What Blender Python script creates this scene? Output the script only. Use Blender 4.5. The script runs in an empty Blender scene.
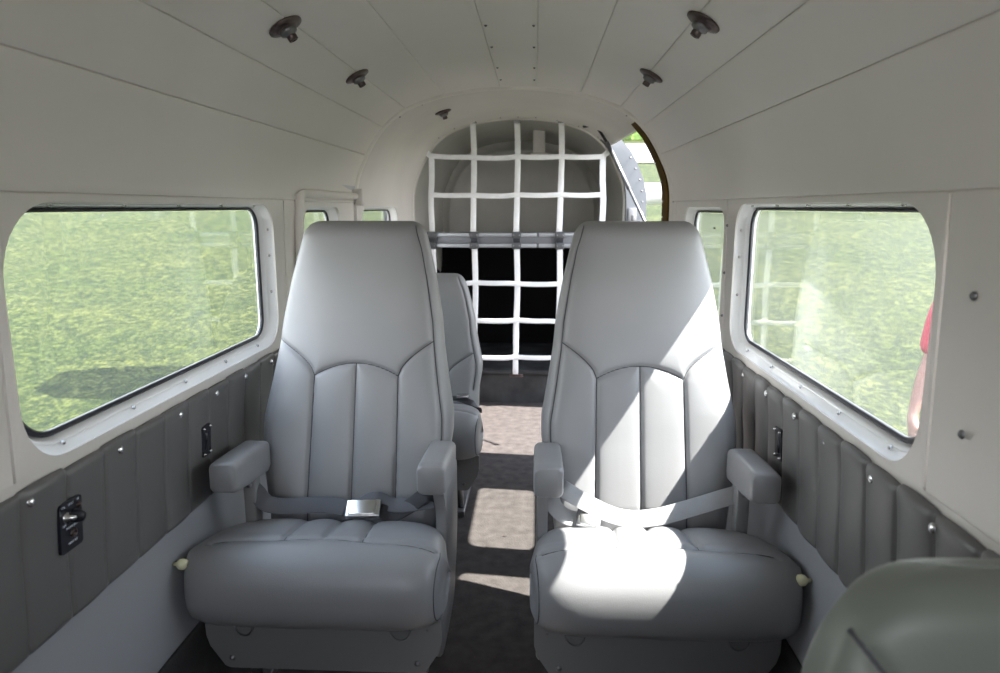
import bpy, bmesh, math, random
import numpy as np
from mathutils import Vector, Matrix, noise
from mathutils.geometry import tessellate_polygon
random.seed(7)
C = bpy.context.scene.collection
S = bpy.context.scene

# ------------------------------------------------------------------ camera
EYE = Vector((0.095, 0.0, 1.08))
F = 700.0
d = np.array([36.0, -129.5, F]); d /= np.linalg.norm(d)          # cabin axis seen from the camera
u = np.cross(d, [1, 0, 0]); u /= np.linalg.norm(u)
if u[1] > 0: u = -u
r = np.cross(d, u)
if r[0] < 0: r = -r
right = Vector((r[0], d[0], u[0])); up = -Vector((r[1], d[1], u[1])); fwd = Vector((r[2], d[2], u[2]))
cam = bpy.data.cameras.new('camera'); cam.lens = 25.2; cam.sensor_width = 36; cam.sensor_fit = 'HORIZONTAL'
cam.clip_start = 0.02; cam.clip_end = 400
cam.dof.use_dof = True; cam.dof.focus_distance = 1.75; cam.dof.aperture_fstop = 5.0
co = bpy.data.objects.new('camera', cam); C.objects.link(co)
M4 = Matrix((right, up, -fwd)).transposed().to_4x4(); M4.translation = EYE
co.matrix_world = M4
S.camera = co

# ------------------------------------------------------------------ world, sun, exposure
W = bpy.data.worlds.new('world'); S.world = W; W.use_nodes = True
nt = W.node_tree; nt.nodes.clear()
wo = nt.nodes.new('ShaderNodeOutputWorld'); bg = nt.nodes.new('ShaderNodeBackground')
tc = nt.nodes.new('ShaderNodeTexCoord'); sp = nt.nodes.new('ShaderNodeSeparateXYZ'); cr = nt.nodes.new('ShaderNodeValToRGB')
nt.links.new(tc.outputs['Generated'], sp.inputs[0]); nt.links.new(sp.outputs['Z'], cr.inputs[0])
cr.color_ramp.elements[0].position = 0.0; cr.color_ramp.elements[0].color = (1.0, 0.985, 0.96, 1)
cr.color_ramp.elements[1].position = 0.9; cr.color_ramp.elements[1].color = (0.60, 0.74, 0.98, 1)
nt.links.new(cr.outputs[0], bg.inputs['Color']); bg.inputs['Strength'].default_value = 2.15
nt.links.new(bg.outputs[0], wo.inputs[0])
SUN_DIR = Vector((-1.0, .10, -1.37)).normalized()
sl = bpy.data.lights.new('sun', 'SUN'); sl.energy = 9.5; sl.angle = math.radians(0.6); sl.color = (1.0, 0.96, 0.9)
so = bpy.data.objects.new('sun', sl); C.objects.link(so)
so.rotation_euler = SUN_DIR.to_track_quat('-Z', 'Y').to_euler(); so.location = (8, -1, 11)
S.view_settings.view_transform = 'Standard'; S.view_settings.look = 'None'
S.view_settings.exposure = 1.85; S.view_settings.gamma = 1; S.view_settings.use_curve_mapping = False
S.cycles.use_denoising = True
S.cycles.max_bounces = 12; S.cycles.diffuse_bounces = 7; S.cycles.transparent_max_bounces = 16
S.cycles.sample_clamp_indirect = 6.0
S.cycles.caustics_reflective = True

# ------------------------------------------------------------------ materials
def mat(name, col, rough=0.5, metal=0.0, bump=0.0, bscale=200.0, var=0.0, vscale=3.0, spec=0.5, coat=0.0, sheen=0.0, coord='Object'):
    m = bpy.data.materials.new(name); m.use_nodes = True; n = m.node_tree; b = n.nodes['Principled BSDF']
    b.inputs['Base Color'].default_value = (*col, 1); b.inputs['Roughness'].default_value = rough
    b.inputs['Metallic'].default_value = metal; b.inputs['Specular IOR Level'].default_value = spec
    b.inputs['Coat Weight'].default_value = coat; b.inputs['Sheen Weight'].default_value = sheen
    t = n.nodes.new('ShaderNodeTexCoord')
    nv = n.nodes.new('ShaderNodeTexNoise'); nv.inputs['Scale'].default_value = vscale; nv.inputs['Detail'].default_value = 5
    n.links.new(t.outputs[coord], nv.inputs['Vector'])
    if var > 0:
        rp = n.nodes.new('ShaderNodeValToRGB'); e = rp.color_ramp.elements
        e[0].position = 0.3; e[1].position = 0.7
        e[0].color = (*[c*(1-var) for c in col], 1); e[1].color = (*[min(1, c*(1+var)) for c in col], 1)
        n.links.new(nv.outputs[0], rp.inputs[0]); n.links.new(rp.outputs[0], b.inputs['Base Color'])
    if bump > 0:
        nb = n.nodes.new('ShaderNodeTexNoise'); nb.inputs['Scale'].default_value = bscale; nb.inputs['Detail'].default_value = 3
        n.links.new(t.outputs[coord], nb.inputs['Vector'])
        bp = n.nodes.new('ShaderNodeBump'); bp.inputs['Strength'].default_value = bump; bp.inputs['Distance'].default_value = 0.002
        n.links.new(nb.outputs[0], bp.inputs['Height']); n.links.new(bp.outputs[0], b.inputs['Normal'])
    return m
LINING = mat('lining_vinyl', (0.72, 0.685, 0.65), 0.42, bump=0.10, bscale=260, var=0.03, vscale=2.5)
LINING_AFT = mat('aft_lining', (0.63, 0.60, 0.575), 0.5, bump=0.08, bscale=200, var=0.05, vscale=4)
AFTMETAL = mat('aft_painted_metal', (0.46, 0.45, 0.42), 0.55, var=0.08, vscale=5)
LOWER = mat('lower_side_vinyl', (0.30, 0.31, 0.335), 0.42, bump=0.1, bscale=260, var=0.03)
QUILT = mat('quilted_vinyl', (0.125, 0.122, 0.122), 0.42, bump=0.12, bscale=300, var=0.05, vscale=4)
LEATHER = mat('grey_leather', (0.238, 0.236, 0.246), 0.40, bump=0.14, bscale=420, var=0.03, vscale=5)
LEATHER_G = mat('green_grey_leather', (0.165, 0.18, 0.158), 0.45, bump=0.12, bscale=420, var=0.03, vscale=5)
THREAD = mat('seam_thread', (0.06, 0.062, 0.07), 0.7, var=0.1)
SHELLM = mat('seat_shell_plastic', (0.18, 0.18, 0.185), 0.45, var=0.03)
CARPET = mat('charcoal_carpet', (0.066, 0.058, 0.056), 0.95, bump=0.8, bscale=160, var=0.22, vscale=26, spec=0.05)
CARPET_D = mat('dark_carpet', (0.045, 0.045, 0.047), 0.95, bump=0.9, bscale=240, var=0.35, vscale=9, spec=0.1)
BLACKHOLE = mat('black_lining_cloth', (0.008, 0.008, 0.009), 0.95, var=0.2, spec=0.05)
WHITE = mat('white_frame_paint', (0.90, 0.90, 0.91), 0.35, var=0.03, vscale=6)
RUBBER = mat('black_rubber', (0.012, 0.013, 0.02), 0.4, var=0.2, vscale=30)
CHROME = mat('chrome', (0.62, 0.62, 0.63), 0.26, metal=1.0, var=0.05)
JAMB = mat('pale_grey_jamb_paint', (0.135, 0.14, 0.15), 0.5, var=0.05)
FITTING = mat('fitting_grey_metal', (0.085, 0.087, 0.095), 0.45, metal=0.3, var=0.1)
ALU_D = mat('rail_web_aluminium', (0.17, 0.175, 0.195), 0.45, metal=0.6, var=0.1)
ALU = mat('aluminium_rail', (0.36, 0.37, 0.40), 0.38, metal=0.75, var=0.08, vscale=12)
STEEL = mat('dull_steel', (0.20, 0.20, 0.21), 0.4, metal=0.8, var=0.15, vscale=40)
BRONZE = mat('dark_bronze', (0.10, 0.075, 0.075), 0.33, metal=0.7, var=0.2, vscale=60)
WEB = mat('white_webbing', (0.80, 0.80, 0.83), 0.7, bump=0.5, bscale=500, var=0.04, vscale=25)
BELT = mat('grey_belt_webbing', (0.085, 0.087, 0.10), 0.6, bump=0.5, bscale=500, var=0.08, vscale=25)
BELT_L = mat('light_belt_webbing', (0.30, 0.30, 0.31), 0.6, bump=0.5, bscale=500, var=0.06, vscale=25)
BELT_K = mat('black_belt_webbing', (0.02, 0.02, 0.025), 0.6, bump=0.5, bscale=500, var=0.1, vscale=25)
BROWN = mat('olive_brown_primer', (0.075, 0.040, 0.003), 0.8, var=0.35, vscale=14, spec=0.1)
PANELK = mat('black_panel', (0.012, 0.013, 0.02), 0.4, var=0.1)
LETTER = mat('panel_lettering', (0.6, 0.65, 0.75), 0.5)
CREAM = mat('cream_plastic', (0.72, 0.70, 0.48), 0.4, var=0.05)
SKINPAINT = mat('white_aircraft_paint', (0.50, 0.51, 0.53), 0.3, var=0.03)
ROAD = mat('pale_gravel', (0.17, 0.165, 0.165), 0.9, bump=0.5, bscale=8, var=0.12, vscale=1.5)
SKIN = mat('skin', (0.17, 0.075, 0.055), 0.5, var=0.08, vscale=10)
HAIR = mat('hair', (0.06, 0.035, 0.02), 0.6, var=0.2, vscale=40)
SHIRT = mat('red_shirt', (0.26, 0.008, 0.025), 0.8, bump=0.4, bscale=60, var=0.08, vscale=8)
PANTS = mat('khaki_trousers', (0.16, 0.14, 0.11), 0.85, var=0.1, vscale=8)
SHOE = mat('shoe_leather', (0.05, 0.04, 0.035), 0.5)
LEAF = mat('bush_leaves', (0.12, 0.20, 0.04), 0.6, var=0.5, vscale=3)

def grass_mat():
    m = bpy.data.materials.new('lawn_grass'); m.use_nodes = True; n = m.node_tree; b = n.nodes['Principled BSDF']
    t = n.nodes.new('ShaderNodeTexCoord')
    def nz(s, det=4, rough=0.6):
        k = n.nodes.new('ShaderNodeTexNoise'); k.inputs['Scale'].default_value = s; k.inputs['Detail'].default_value = det
        k.inputs['Roughness'].default_value = rough; n.links.new(t.outputs['Object'], k.inputs['Vector']); return k
    a, c, e = nz(10, 8, 0.75), nz(0.9, 3), nz(26, 5, 0.85)
    r1 = n.nodes.new('ShaderNodeValToRGB'); q = r1.color_ramp.elements
    q[0].position = 0.43; q[0].color = (0.007, 0.013, 0.002, 1)
    q[1].position = 0.575; q[1].color = (0.074, 0.079, 0.020, 1)
    k = r1.color_ramp.elements.new(0.5); k.color = (0.0155, 0.0245, 0.0028, 1)
    mx = n.nodes.new('ShaderNodeMath'); mx.operation = 'MULTIPLY_ADD'; mx.inputs[1].default_value = 0.60; 
    n.links.new(e.outputs[0], mx.inputs[0])
    m2 = n.nodes.new('ShaderNodeMath'); m2.operation = 'MULTIPLY'; m2.inputs[1].default_value = 0.40
    n.links.new(a.outputs[0], m2.inputs[0]); n.links.new(m2.outputs[0], mx.inputs[2])
    n.links.new(mx.outputs[0], r1.inputs[0])
    r2 = n.nodes.new('ShaderNodeValToRGB'); q = r2.color_ramp.elements
    q[0].position = 0.35; q[0].color = (0.70, 0.80, 0.65, 1); q[1].position = 0.65; q[1].color = (1.15, 1.08, 1.2, 1)
    n.links.new(c.outputs[0], r2.inputs[0])
    mm = n.nodes.new('ShaderNodeMix'); mm.data_type = 'RGBA'; mm.blend_type = 'MULTIPLY'; mm.inputs[0].default_value = 1
    n.links.new(r1.outputs[0], mm.inputs[6]); n.links.new(r2.outputs[0], mm.inputs[7])
    n.links.new(mm.outputs[2], b.inputs['Base Color']); b.inputs['Roughness'].default_value = 0.8
    b.inputs['Specular IOR Level'].default_value = 0.2
    bp = n.nodes.new('ShaderNodeBump'); bp.inputs['Strength'].default_value = 0.7; bp.inputs['Distance'].default_value = 0.04
    n.links.new(mx.outputs[0], bp.inputs['Height']); n.links.new(bp.outputs[0], b.inputs['Normal'])
    return m
GRASS = grass_mat()
def glass_mat(name, dust, dustcol=(0.8, 0.82, 0.85)):
    m = bpy.data.materials.new(name); m.use_nodes = True; n = m.node_tree; n.nodes.clear()
    o = n.nodes.new('ShaderNodeOutputMaterial'); tr = n.nodes.new('ShaderNodeBsdfTransparent'); gl = n.nodes.new('ShaderNodeBsdfGlossy')
    tr.inputs[0].default_value = (0.95, 0.97, 0.96, 1); gl.inputs['Roughness'].default_value = 0.02
    lw = n.nodes.new('ShaderNodeLayerWeight'); lw.inputs[0].default_value = 0.5
    pw = n.nodes.new('ShaderNodeMath'); pw.operation = 'POWER'; pw.inputs[1].default_value = 5; n.links.new(lw.outputs['Facing'], pw.inputs[0])
    fr = n.nodes.new('ShaderNodeMath'); fr.operation = 'MULTIPLY_ADD'; fr.inputs[1].default_value = .94; fr.inputs[2].default_value = .03; n.links.new(pw.outputs[0], fr.inputs[0])
    mx = n.nodes.new('ShaderNodeMixShader'); n.links.new(fr.outputs[0], mx.inputs[0]); n.links.new(tr.outputs[0], mx.inputs[1]); n.links.new(gl.outputs[0], mx.inputs[2])
    df = n.nodes.new('ShaderNodeBsdfTranslucent'); df.inputs[0].default_value = (*dustcol, 1)
    dd = n.nodes.new('ShaderNodeBsdfDiffuse'); dd.inputs[0].default_value = (*dustcol, 1)
    ad = n.nodes.new('ShaderNodeMixShader'); ad.inputs[0].default_value = 0.5
    n.links.new(df.outputs[0], ad.inputs[1]); n.links.new(dd.outputs[0], ad.inputs[2])
    t = n.nodes.new('ShaderNodeTexCoord'); nz = n.nodes.new('ShaderNodeTexNoise'); nz.inputs['Scale'].default_value = 5; nz.inputs['Detail'].default_value = 6
    n.links.new(t.outputs['Object'], nz.inputs['Vector'])
    mu = n.nodes.new('ShaderNodeMath'); mu.operation = 'MULTIPLY'; mu.inputs[1].default_value = dust*2
    n.links.new(nz.outputs[0], mu.inputs[0])
    m2 = n.nodes.new('ShaderNodeMixShader'); n.links.new(mu.outputs[0], m2.inputs[0]); n.links.new(mx.outputs[0], m2.inputs[1]); n.links.new(ad.outputs[0], m2.inputs[2])
    n.links.new(m2.outputs[0], o.inputs[0]); return m
GLASS_L = glass_mat('window_acrylic', 0.006)
GLASS_R = glass_mat('sunlit_dusty_acrylic', 0.022)

# ------------------------------------------------------------------ helpers
def woff(p):
    o = Vector((0, 0, 0))
    while p is not None:
        o += p.location; p = p.parent
    return o
def obj(name, verts, faces, m, parent=None, smooth=True, org=None):
    """one mesh object; verts are given in world space; the origin sits at the parent's origin"""
    off = woff(parent)
    if parent is None and org is not None: off = Vector(org)
    me = bpy.data.meshes.new(name)
    me.from_pydata([tuple(Vector(v) - off) for v in verts], [], [tuple(f) for f in faces]); me.update()
    bm = bmesh.new(); bm.from_mesh(me)
    bmesh.ops.remove_doubles(bm, verts=bm.verts, dist=1e-6)
    bmesh.ops.recalc_face_normals(bm, faces=bm.faces)
    for f in bm.faces: f.smooth = smooth
    bm.to_mesh(me); bm.free()
    o = bpy.data.objects.new(name, me); C.objects.link(o); me.materials.append(m)
    if parent is not None: o.parent = parent
    elif org is not None: o.location = org
    return o
def thing(name, loc, label, cat, group=None):
    o = bpy.data.objects.new(name, None); C.objects.link(o); o.location = loc; o.empty_display_size = 0.05
    o['label'] = label; o['category'] = cat
    if group: o['group'] = group
    return o
def tag(o, label, cat, group=None):
    o['label'] = label; o['category'] = cat
    if group: o['group'] = group
    return o
def struct(o): o['kind'] = 'structure'; return o
class MB:
    def __init__(s): s.v = []; s.f = []
    def add(s, V, Fc):
        k = len(s.v); s.v += [tuple(x) for x in V]; s.f += [tuple(i+k for i in f) for f in Fc]; return s
    def box(s, a, b, bev=0.0, seg=3, mtx=None):
        bm = bmesh.new(); bmesh.ops.create_cube(bm, size=1)
        for v in bm.verts:
            v.co = Vector([(a[i]+b[i])/2 + v.co[i]*(b[i]-a[i]) for i in range(3)])
        if bev > 0: bmesh.ops.bevel(bm, geom=list(bm.edges), offset=bev, segments=seg, profile=0.5, affect='EDGES')
        bm.verts.index_update()
        V = [v.co.copy() for v in bm.verts]; Fc = [[v.index for v in f.verts] for f in bm.faces]; bm.free()
        if mtx: V = [mtx @ v for v in V]
        return s.add(V, Fc)
    def tube(s, pts, rad, n=8, cap=True, flat=None):
        """round tube; flat=(w,t,upvec) makes a strap of that section"""
        P = [Vector(p) for p in pts]; rings = []; N = None
        for i, p in enumerate(P):
            t = (P[min(i+1, len(P)-1)] - P[max(i-1, 0)]).normalized()
            if flat:
                upv = Vector(flat[2] if not callable(flat[2]) else flat[2](i/(len(P)-1)))
                side = t.cross(upv).normalized(); nn = side.cross(t).normalized()
                w, h = flat[0]/2, flat[1]/2
                rings.append([p + side*a*w + nn*b*h for a, b in ((-1, -.4), (-.92, -1), (.92, -1), (1, -.4), (1, .4), (.92, 1), (-.92, 1), (-1, .4))])
            else:
                if N is None:
                    N = t.orthogonal().normalized()
                else:
                    N = (N - t*N.dot(t)).normalized()
                B = t.cross(N); rr = rad if not isinstance(rad, (list, tuple)) else rad[i]
                rings.append([p + (N*math.cos(2*math.pi*k/n) + B*math.sin(2*math.pi*k/n))*rr for k in range(n)])
        return s.loft(rings, cap)
    def loft(s, rings, cap=True, closed=True):
        n = len(rings[0]); V = [v for q in rings for v in q]; Fc = []
        for i in range(len(rings)-1):
            for k in range(n if closed else n-1):
                Fc.append((i*n+k, i*n+(k+1) % n, (i+1)*n+(k+1) % n, (i+1)*n+k))
        if cap: Fc.append(tuple(range(n))); Fc.append(tuple((len(rings)-1)*n+k for k in range(n))[::-1])
        return s.add(V, Fc)
    def lathe(s, prof, at, ax=(0, 0, 1), n=24):
        a = Vector(ax).normalized(); N = a.orthogonal().normalized(); B = a.cross(N); at = Vector(at)
        rings = [[at + a*h + (N*math.cos(2*math.pi*k/n) + B*math.sin(2*math.pi*k/n))*max(rr, 1e-5) for k in range(n)] for rr, h in prof]
        return s.loft(rings, cap=False)
    def prism(s, poly, f0, f1):
        """poly = 2D outline; f0/f1 map (a,b) to 3D for the two faces"""
        n = len(poly); V = [f0(*p) for p in poly] + [f1(*p) for p in poly]
        Fc = [tuple(range(n)), tuple(range(2*n-1, n-1, -1))] + [(k, (k+1) % n, n+(k+1) % n, n+k) for k in range(n)]
        return s.add(V, Fc)
    def build(s, name, m, parent=None, smooth=True, org=None): return obj(name, s.v, s.f, m, parent, smooth, org)
def crom(P, per=8):
    """Catmull-Rom through points"""
    P = [np.array(p, float) for p in P]; Q = [2*P[0]-P[1]] + P + [2*P[-1]-P[-2]]; out = []
    for i in range(1, len(Q)-2):
        for k in range(per):
            t = k/per; a, b, c, e = Q[i-1:i+3]
            out.append(0.5*((2*b) + (c-a)*t + (2*a-5*b+4*c-e)*t*t + (3*b-a-3*c+e)*t**3))
    out.append(P[-1]); return out
def rrect(a0, b0, a1, b1, rad, n=8):
    """rounded rectangle; rad = radii at (a0,b0),(a1,b0),(a1,b1),(a0,b1)"""
    if not isinstance(rad, (list, tuple)): rad = [rad]*4
    out = []
    for (ca, cb, s0), q in zip([(a0+rad[0], b0+rad[0], math.pi), (a1-rad[1], b0+rad[1], 1.5*math.pi), (a1-rad[2], b1-rad[2], 0), (a0+rad[3], b1-rad[3], .5*math.pi)], rad):
        for k in range(n+1):
            t = s0 + k/n*math.pi/2; out.append((ca+q*math.cos(t), cb+q*math.sin(t)))
    return out
def smooth_angle(o, deg=35):
    m = o.data
    bm = bmesh.new(); bm.from_mesh(m)
    for e in bm.edges:
        if len(e.link_faces) == 2 and e.calc_face_angle(0) > math.radians(deg): e.smooth = False
    bm.to_mesh(m); bm.free()
    return o
SCREW = None
def screw(p, ax, parent, rad=0.0055, name='screw', m=None):
    mb = MB().lathe([(rad*1.15, -0.001), (rad*1.15, 0.0008), (rad*0.95, 0.0018), (rad*0.6, 0.0034), (0.0008, 0.0042), (0.0, 0.0042)], p, ax, 12)
    return mb.build(name, m or CHROME, parent)

# ------------------------------------------------------------------ cabin profile (half, x >= 0)
HP = [(.600, 0), (.606, .08), (.620, .21), (.640, .32), (.650, .43), (.645, .55), (.637, .66), (.624, .72), (.620, .80), (.620, .95), (.620, 1.10),
      (.614, 1.165), (.600, 1.215), (.582, 1.255), (.556, 1.305), (.523, 1.357), (.484, 1.400), (.436, 1.437), (.383, 1.465), (.310, 1.490), (.244, 1.506), (.160, 1.519), (.080, 1.526), (0, 1.528)]
HPs = np.array(crom(HP, 6))
def hx(z):                                                        # half width at a height (below the ceiling)
    return float(np.interp(z, HPs[:, 1], HPs[:, 0]))
SEAM_X = [.570, .500, .410, .260]                                 # roof seams, mirrored
def roof_path(full):
    """points from left to right across, z>=1.10, with v-grooves at the seams"""
    half = HPs[HPs[:, 1] >= 1.0995]
    L = np.array([(-a, b) for a, b in half] + [(a, b) for a, b in half[::-1][1:]])
    return L
RP = roof_path(True)
arc = np.concatenate([[0], np.cumsum(np.linalg.norm(np.diff(RP, axis=0), axis=1))])
def arc_at_x(x):
    return float(np.interp(x, RP[:, 0], arc))
def rp(s): return float(np.interp(s, arc, RP[:, 0])), float(np.interp(s, arc, RP[:, 1]))
def rnorm(s):
    a = np.array(rp(max(0, s-.01))); b = np.array(rp(min(arc[-1], s+.01))); t = (b-a)/np.linalg.norm(b-a)
    return -t[1], t[0]                                            # outward (up / sideways)
seams = [arc_at_x(v) for v in [-.570, -.500, -.410, -.260, -.045, .095, .260, .410, .500, .570]]
Y0, Y1 = -1.0, 2.78
def strip_path(s0, s1, n):
    """roof panel between two seams: edges roll 4 mm outward into the seam"""
    out = []
    for k in range(n+1):
        s = s0 + (s1-s0)*k/n; out.append((s, 0.0))
    e = [(s0-.0002, .005), (s0+.0011, .0004)] ; f = [(s1-.0011, .0004), (s1+.0002, .005)]
    out = e + [(s0+.002, 0)] + out[1:-1] + [(s1-.002, 0)] + f
    P = []
    for s, dd in out:
        x, z = rp(s); nx, nz = rnorm(s); P.append((x+nx*dd, z+nz*dd))
    return P
ceil = MB()
for a, b in zip(seams[:-1], seams[1:]):
    P = strip_path(a, b, 8)
    ys = np.linspace(Y0, Y1, 26)
    rings = []
    for y in ys: rings.append([Vector((x, y, z)) for x, z in P])
    ceil.loft(rings, cap=False, closed=False)
o = struct(ceil.build('ceiling', LINING))
for sx, nm in ((-1, 'left'), (1, 'right')):
    mb = MB()
    s0, s1 = (0.0, seams[0]) if sx < 0 else (seams[-1], arc[-1])
    P = strip_path(s0+.0005, s1-.0005, 12)
    mb.loft([[Vector((x, y, z)) for x, z in P] for y in np.linspace(Y0, Y1, 26)], cap=False, closed=False)
    mb.loft([[Vector((sx*(hx(1.09)+.006), y, 1.086)), Vector((sx*(hx(1.11)+.004), y, 1.112))] for y in (Y0, Y1)], cap=False, closed=False)
    mb.loft([[Vector((sx*(hx(.70)+.010), y, .685)), Vector((sx*(hx(.70)+.010), y, .705))] for y in (Y0, Y1)], cap=False, closed=False)
    # lower wall: sill line down to the floor
    zz = np.linspace(0.0, .700, 16)
    mb.loft([[Vector((sx*hx(z), y, z)) for z in zz] for y in np.linspace(Y0, Y1, 26)], cap=False, closed=False)
    struct(mb.build('wall_'+nm+'_upper', LINING) if False else mb.build('wall_'+nm, LINING))
# outer skin (keeps the sun out of the lining): crown of the fuselage
sk = MB()
P = [(x*1.11, 0.75+(z-0.75)*1.10) for x, z in RP]
sk.loft([[Vector((x, y, z)) for x, z in P] for y in (Y0, Y1+.1)], cap=False, closed=False)
struct(sk.build('ceiling_outer_skin', SKINPAINT))
sk = MB()
for sx in (-1, 1):
    P = [(sx*.72, -.30), (sx*.74, .2), (sx*.72, .70)]
    sk.loft([[Vector((x, y, z)) for x, z in P] for y in (Y0, Y1+.1)], cap=False, closed=False)
struct(sk.build('wall_outer_skin', SKINPAINT))

# ------------------------------------------------------------------ window band panels
def fx(y):                                                        # taper of the aft section
    return 1.0 if y <= Y1 else float(np.interp(y, [2.78, 3.75, 4.65], [.985, .895, .835]))
def band(sx, y0, y1, z0, z1, holes, name, m=LINING, proud=0.0, thick=.012, parent=None):
    outer = rrect(y0+.0015, z0, y1-.0015, z1, .004, 2)
    hl = [h for h in holes]
    polys = [[Vector((a, b, 0)) for a, b in outer]] + [[Vector((a, b, 0)) for a, b in h[::-1]] for h in hl]
    tri = tessellate_polygon(polys); flat = [p for q in polys for p in q]
    X = lambda a, b, dd: sx*(hx(b)*fx(a) - dd)
    n = len(flat)
    V = [(X(p.x, p.y, proud), p.x, p.y) for p in flat] + [(X(p.x, p.y, proud-thick), p.x, p.y) for p in flat]
    Fc = [tuple(t) for t in tri] + [tuple(i+n for i in t[::-1]) for t in tri]
    k = 0
    for q in polys:
        for i in range(len(q)): a, b = k+i, k+(i+1) % len(q); Fc.append((a, b, n+b, n+a))
        k += len(q)
    o = obj(name, V, Fc, m, parent, smooth=False); return o
WINS = []
def window(n, sx, y0, y1, z0, z1, rn, rf, open_, gm, nscrew=0):
    """n: index; glass rectangle; open_ = panel opening (y0,y1,z0,z1)"""
    xg = .652*fx((y0+y1)/2); X = lambda a: sx*.652*fx(a)
    oy0, oy1, oz0, oz1 = open_
    w = struct(bpy.data.objects.new('window_%d' % n, None)); C.objects.link(w); w.location = (sx*.65, (y0+y1)/2, z0)
    Gp = rrect(y0, z0, y1, z1, [rn, rf, rf, rn], 10); Op = rrect(oy0, oz0, oy1, oz1, [rn*1.15, rf*1.3, rf*1.3, (rn if not nscrew else .10)*1.15], 10)
    Gi = rrect(y0+.010, z0+.009, y1-.010, z1-.006, [rn*.9, rf*.75, rf*.75, rn*.9], 10)
    # reveal frame: from the panel opening (inner wall face) out to the gasket, with a raised bead
    mb = MB(); R = []
    for t, e in ((-.004, 0.0), (0.0, .0), (.25, .25), (.5, .55), (.62, .60), (.66, .66), (.72, .80), (1.0, 1.0), (1.25, 1.0)):
        ring = []
        for (ga, gb), (oa, ob) in zip(Gp, Op):
            a = oa+(ga-oa)*e; b = ob+(gb-ob)*e
            xi = hx(b)*fx(a); bead = -.004 if t in (.62, .66) else 0
            ring.append(Vector((sx*(xi+.004+(.652*fx(a)-xi)*t+bead), a, b)))
        R.append(ring)
    mb.loft(R, cap=False); smooth_angle(mb.build('frame', WHITE, w), 50)
    mb = MB(); R = []
    for off, poly in ((-.002, Gp), (-.005, [((a*.5+c*.5), (b*.5+e*.5)) for (a, b), (c, e) in zip(Gp, Gi)]), (-.003, Gi), (.004, Gi), (.004, Gp)):
        R.append([Vector((X(a)+sx*off, a, b)) for a, b in poly])
    R.append(R[0]); mb.loft(R, cap=False); mb.build('gasket', RUBBER, w)
    Gm = rrect(y0+.008, z0+.008, y1-.008, z1-.008, [rn*.9, rf*.8, rf*.8, rn*.9], 10)
    mb = MB().prism(Gm, lambda a, b: Vector((X(a)-sx*.0015, a, b)), lambda a, b: Vector((X(a)+sx*.0015, a, b)))
    mb.build('glass', gm, w, smooth=False)
    # screws along the sill, top and far side
    if nscrew:
        for k in range(nscrew):
            a = oy0+.10+(oy1-oy0-.22)*k/(nscrew-1)
            b = (oz0*.55+z0*.45); xi = hx(b)
            screw((sx*(xi+.012), a, b+.002), (-sx*.75, 0, .65), w, .0036)
            screw((sx*(hx(1.08)+.014), a+.03, oz1-.004), (-sx*.6, 0, -.7), w, .0036)
        for b in (.85, .95, 1.02):
            screw((sx*(.62+.014), oy1-.009, b), (-sx*.8, -.5, 0), w, .0038)
    return Op
def bigr(OB): return rrect(OB[0], OB[2], OB[1], OB[3], [.085*1.15, .055*1.3, .055*1.3, .10*1.15], 10)
OBL = (.905, 1.900, .706, 1.088); OBR = (.945, 1.897, .706, 1.088)
window(1, -1, .920, 1.865, .732, 1.078, .085, .055, OBL, GLASS_L, 5)
window(2, 1, .957, 1.862, .732, 1.078, .085, .055, OBR, GLASS_R, 5)
OS = (2.135, 2.555, .720, 1.080)
small = rrect(OS[0], OS[2], OS[1], OS[3], [.06*1.15, .05*1.3, .05*1.3, .06*1.15], 10)
window(3, -1, 2.145, 2.520, .735, 1.068, .06, .05, OS, GLASS_L)
OS2 = (2.005, 2.545, .720, 1.080)
small2 = rrect(OS2[0], OS2[2], OS2[1], OS2[3], [.06*1.15, .05*1.3, .05*1.3, .06*1.15], 10)
window(4, 1, 2.015, 2.510, .735, 1.068, .06, .05, OS2, GLASS_R)
OA = (2.84, 3.42, .720, 1.080)
aft = rrect(OA[0], OA[2], OA[1], OA[3], [.06*1.15, .05*1.3, .05*1.3, .06*1.15], 10)
window(5, -1, 2.85, 3.38, .735, 1.068, .06, .05, OA, GLASS_L)

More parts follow.
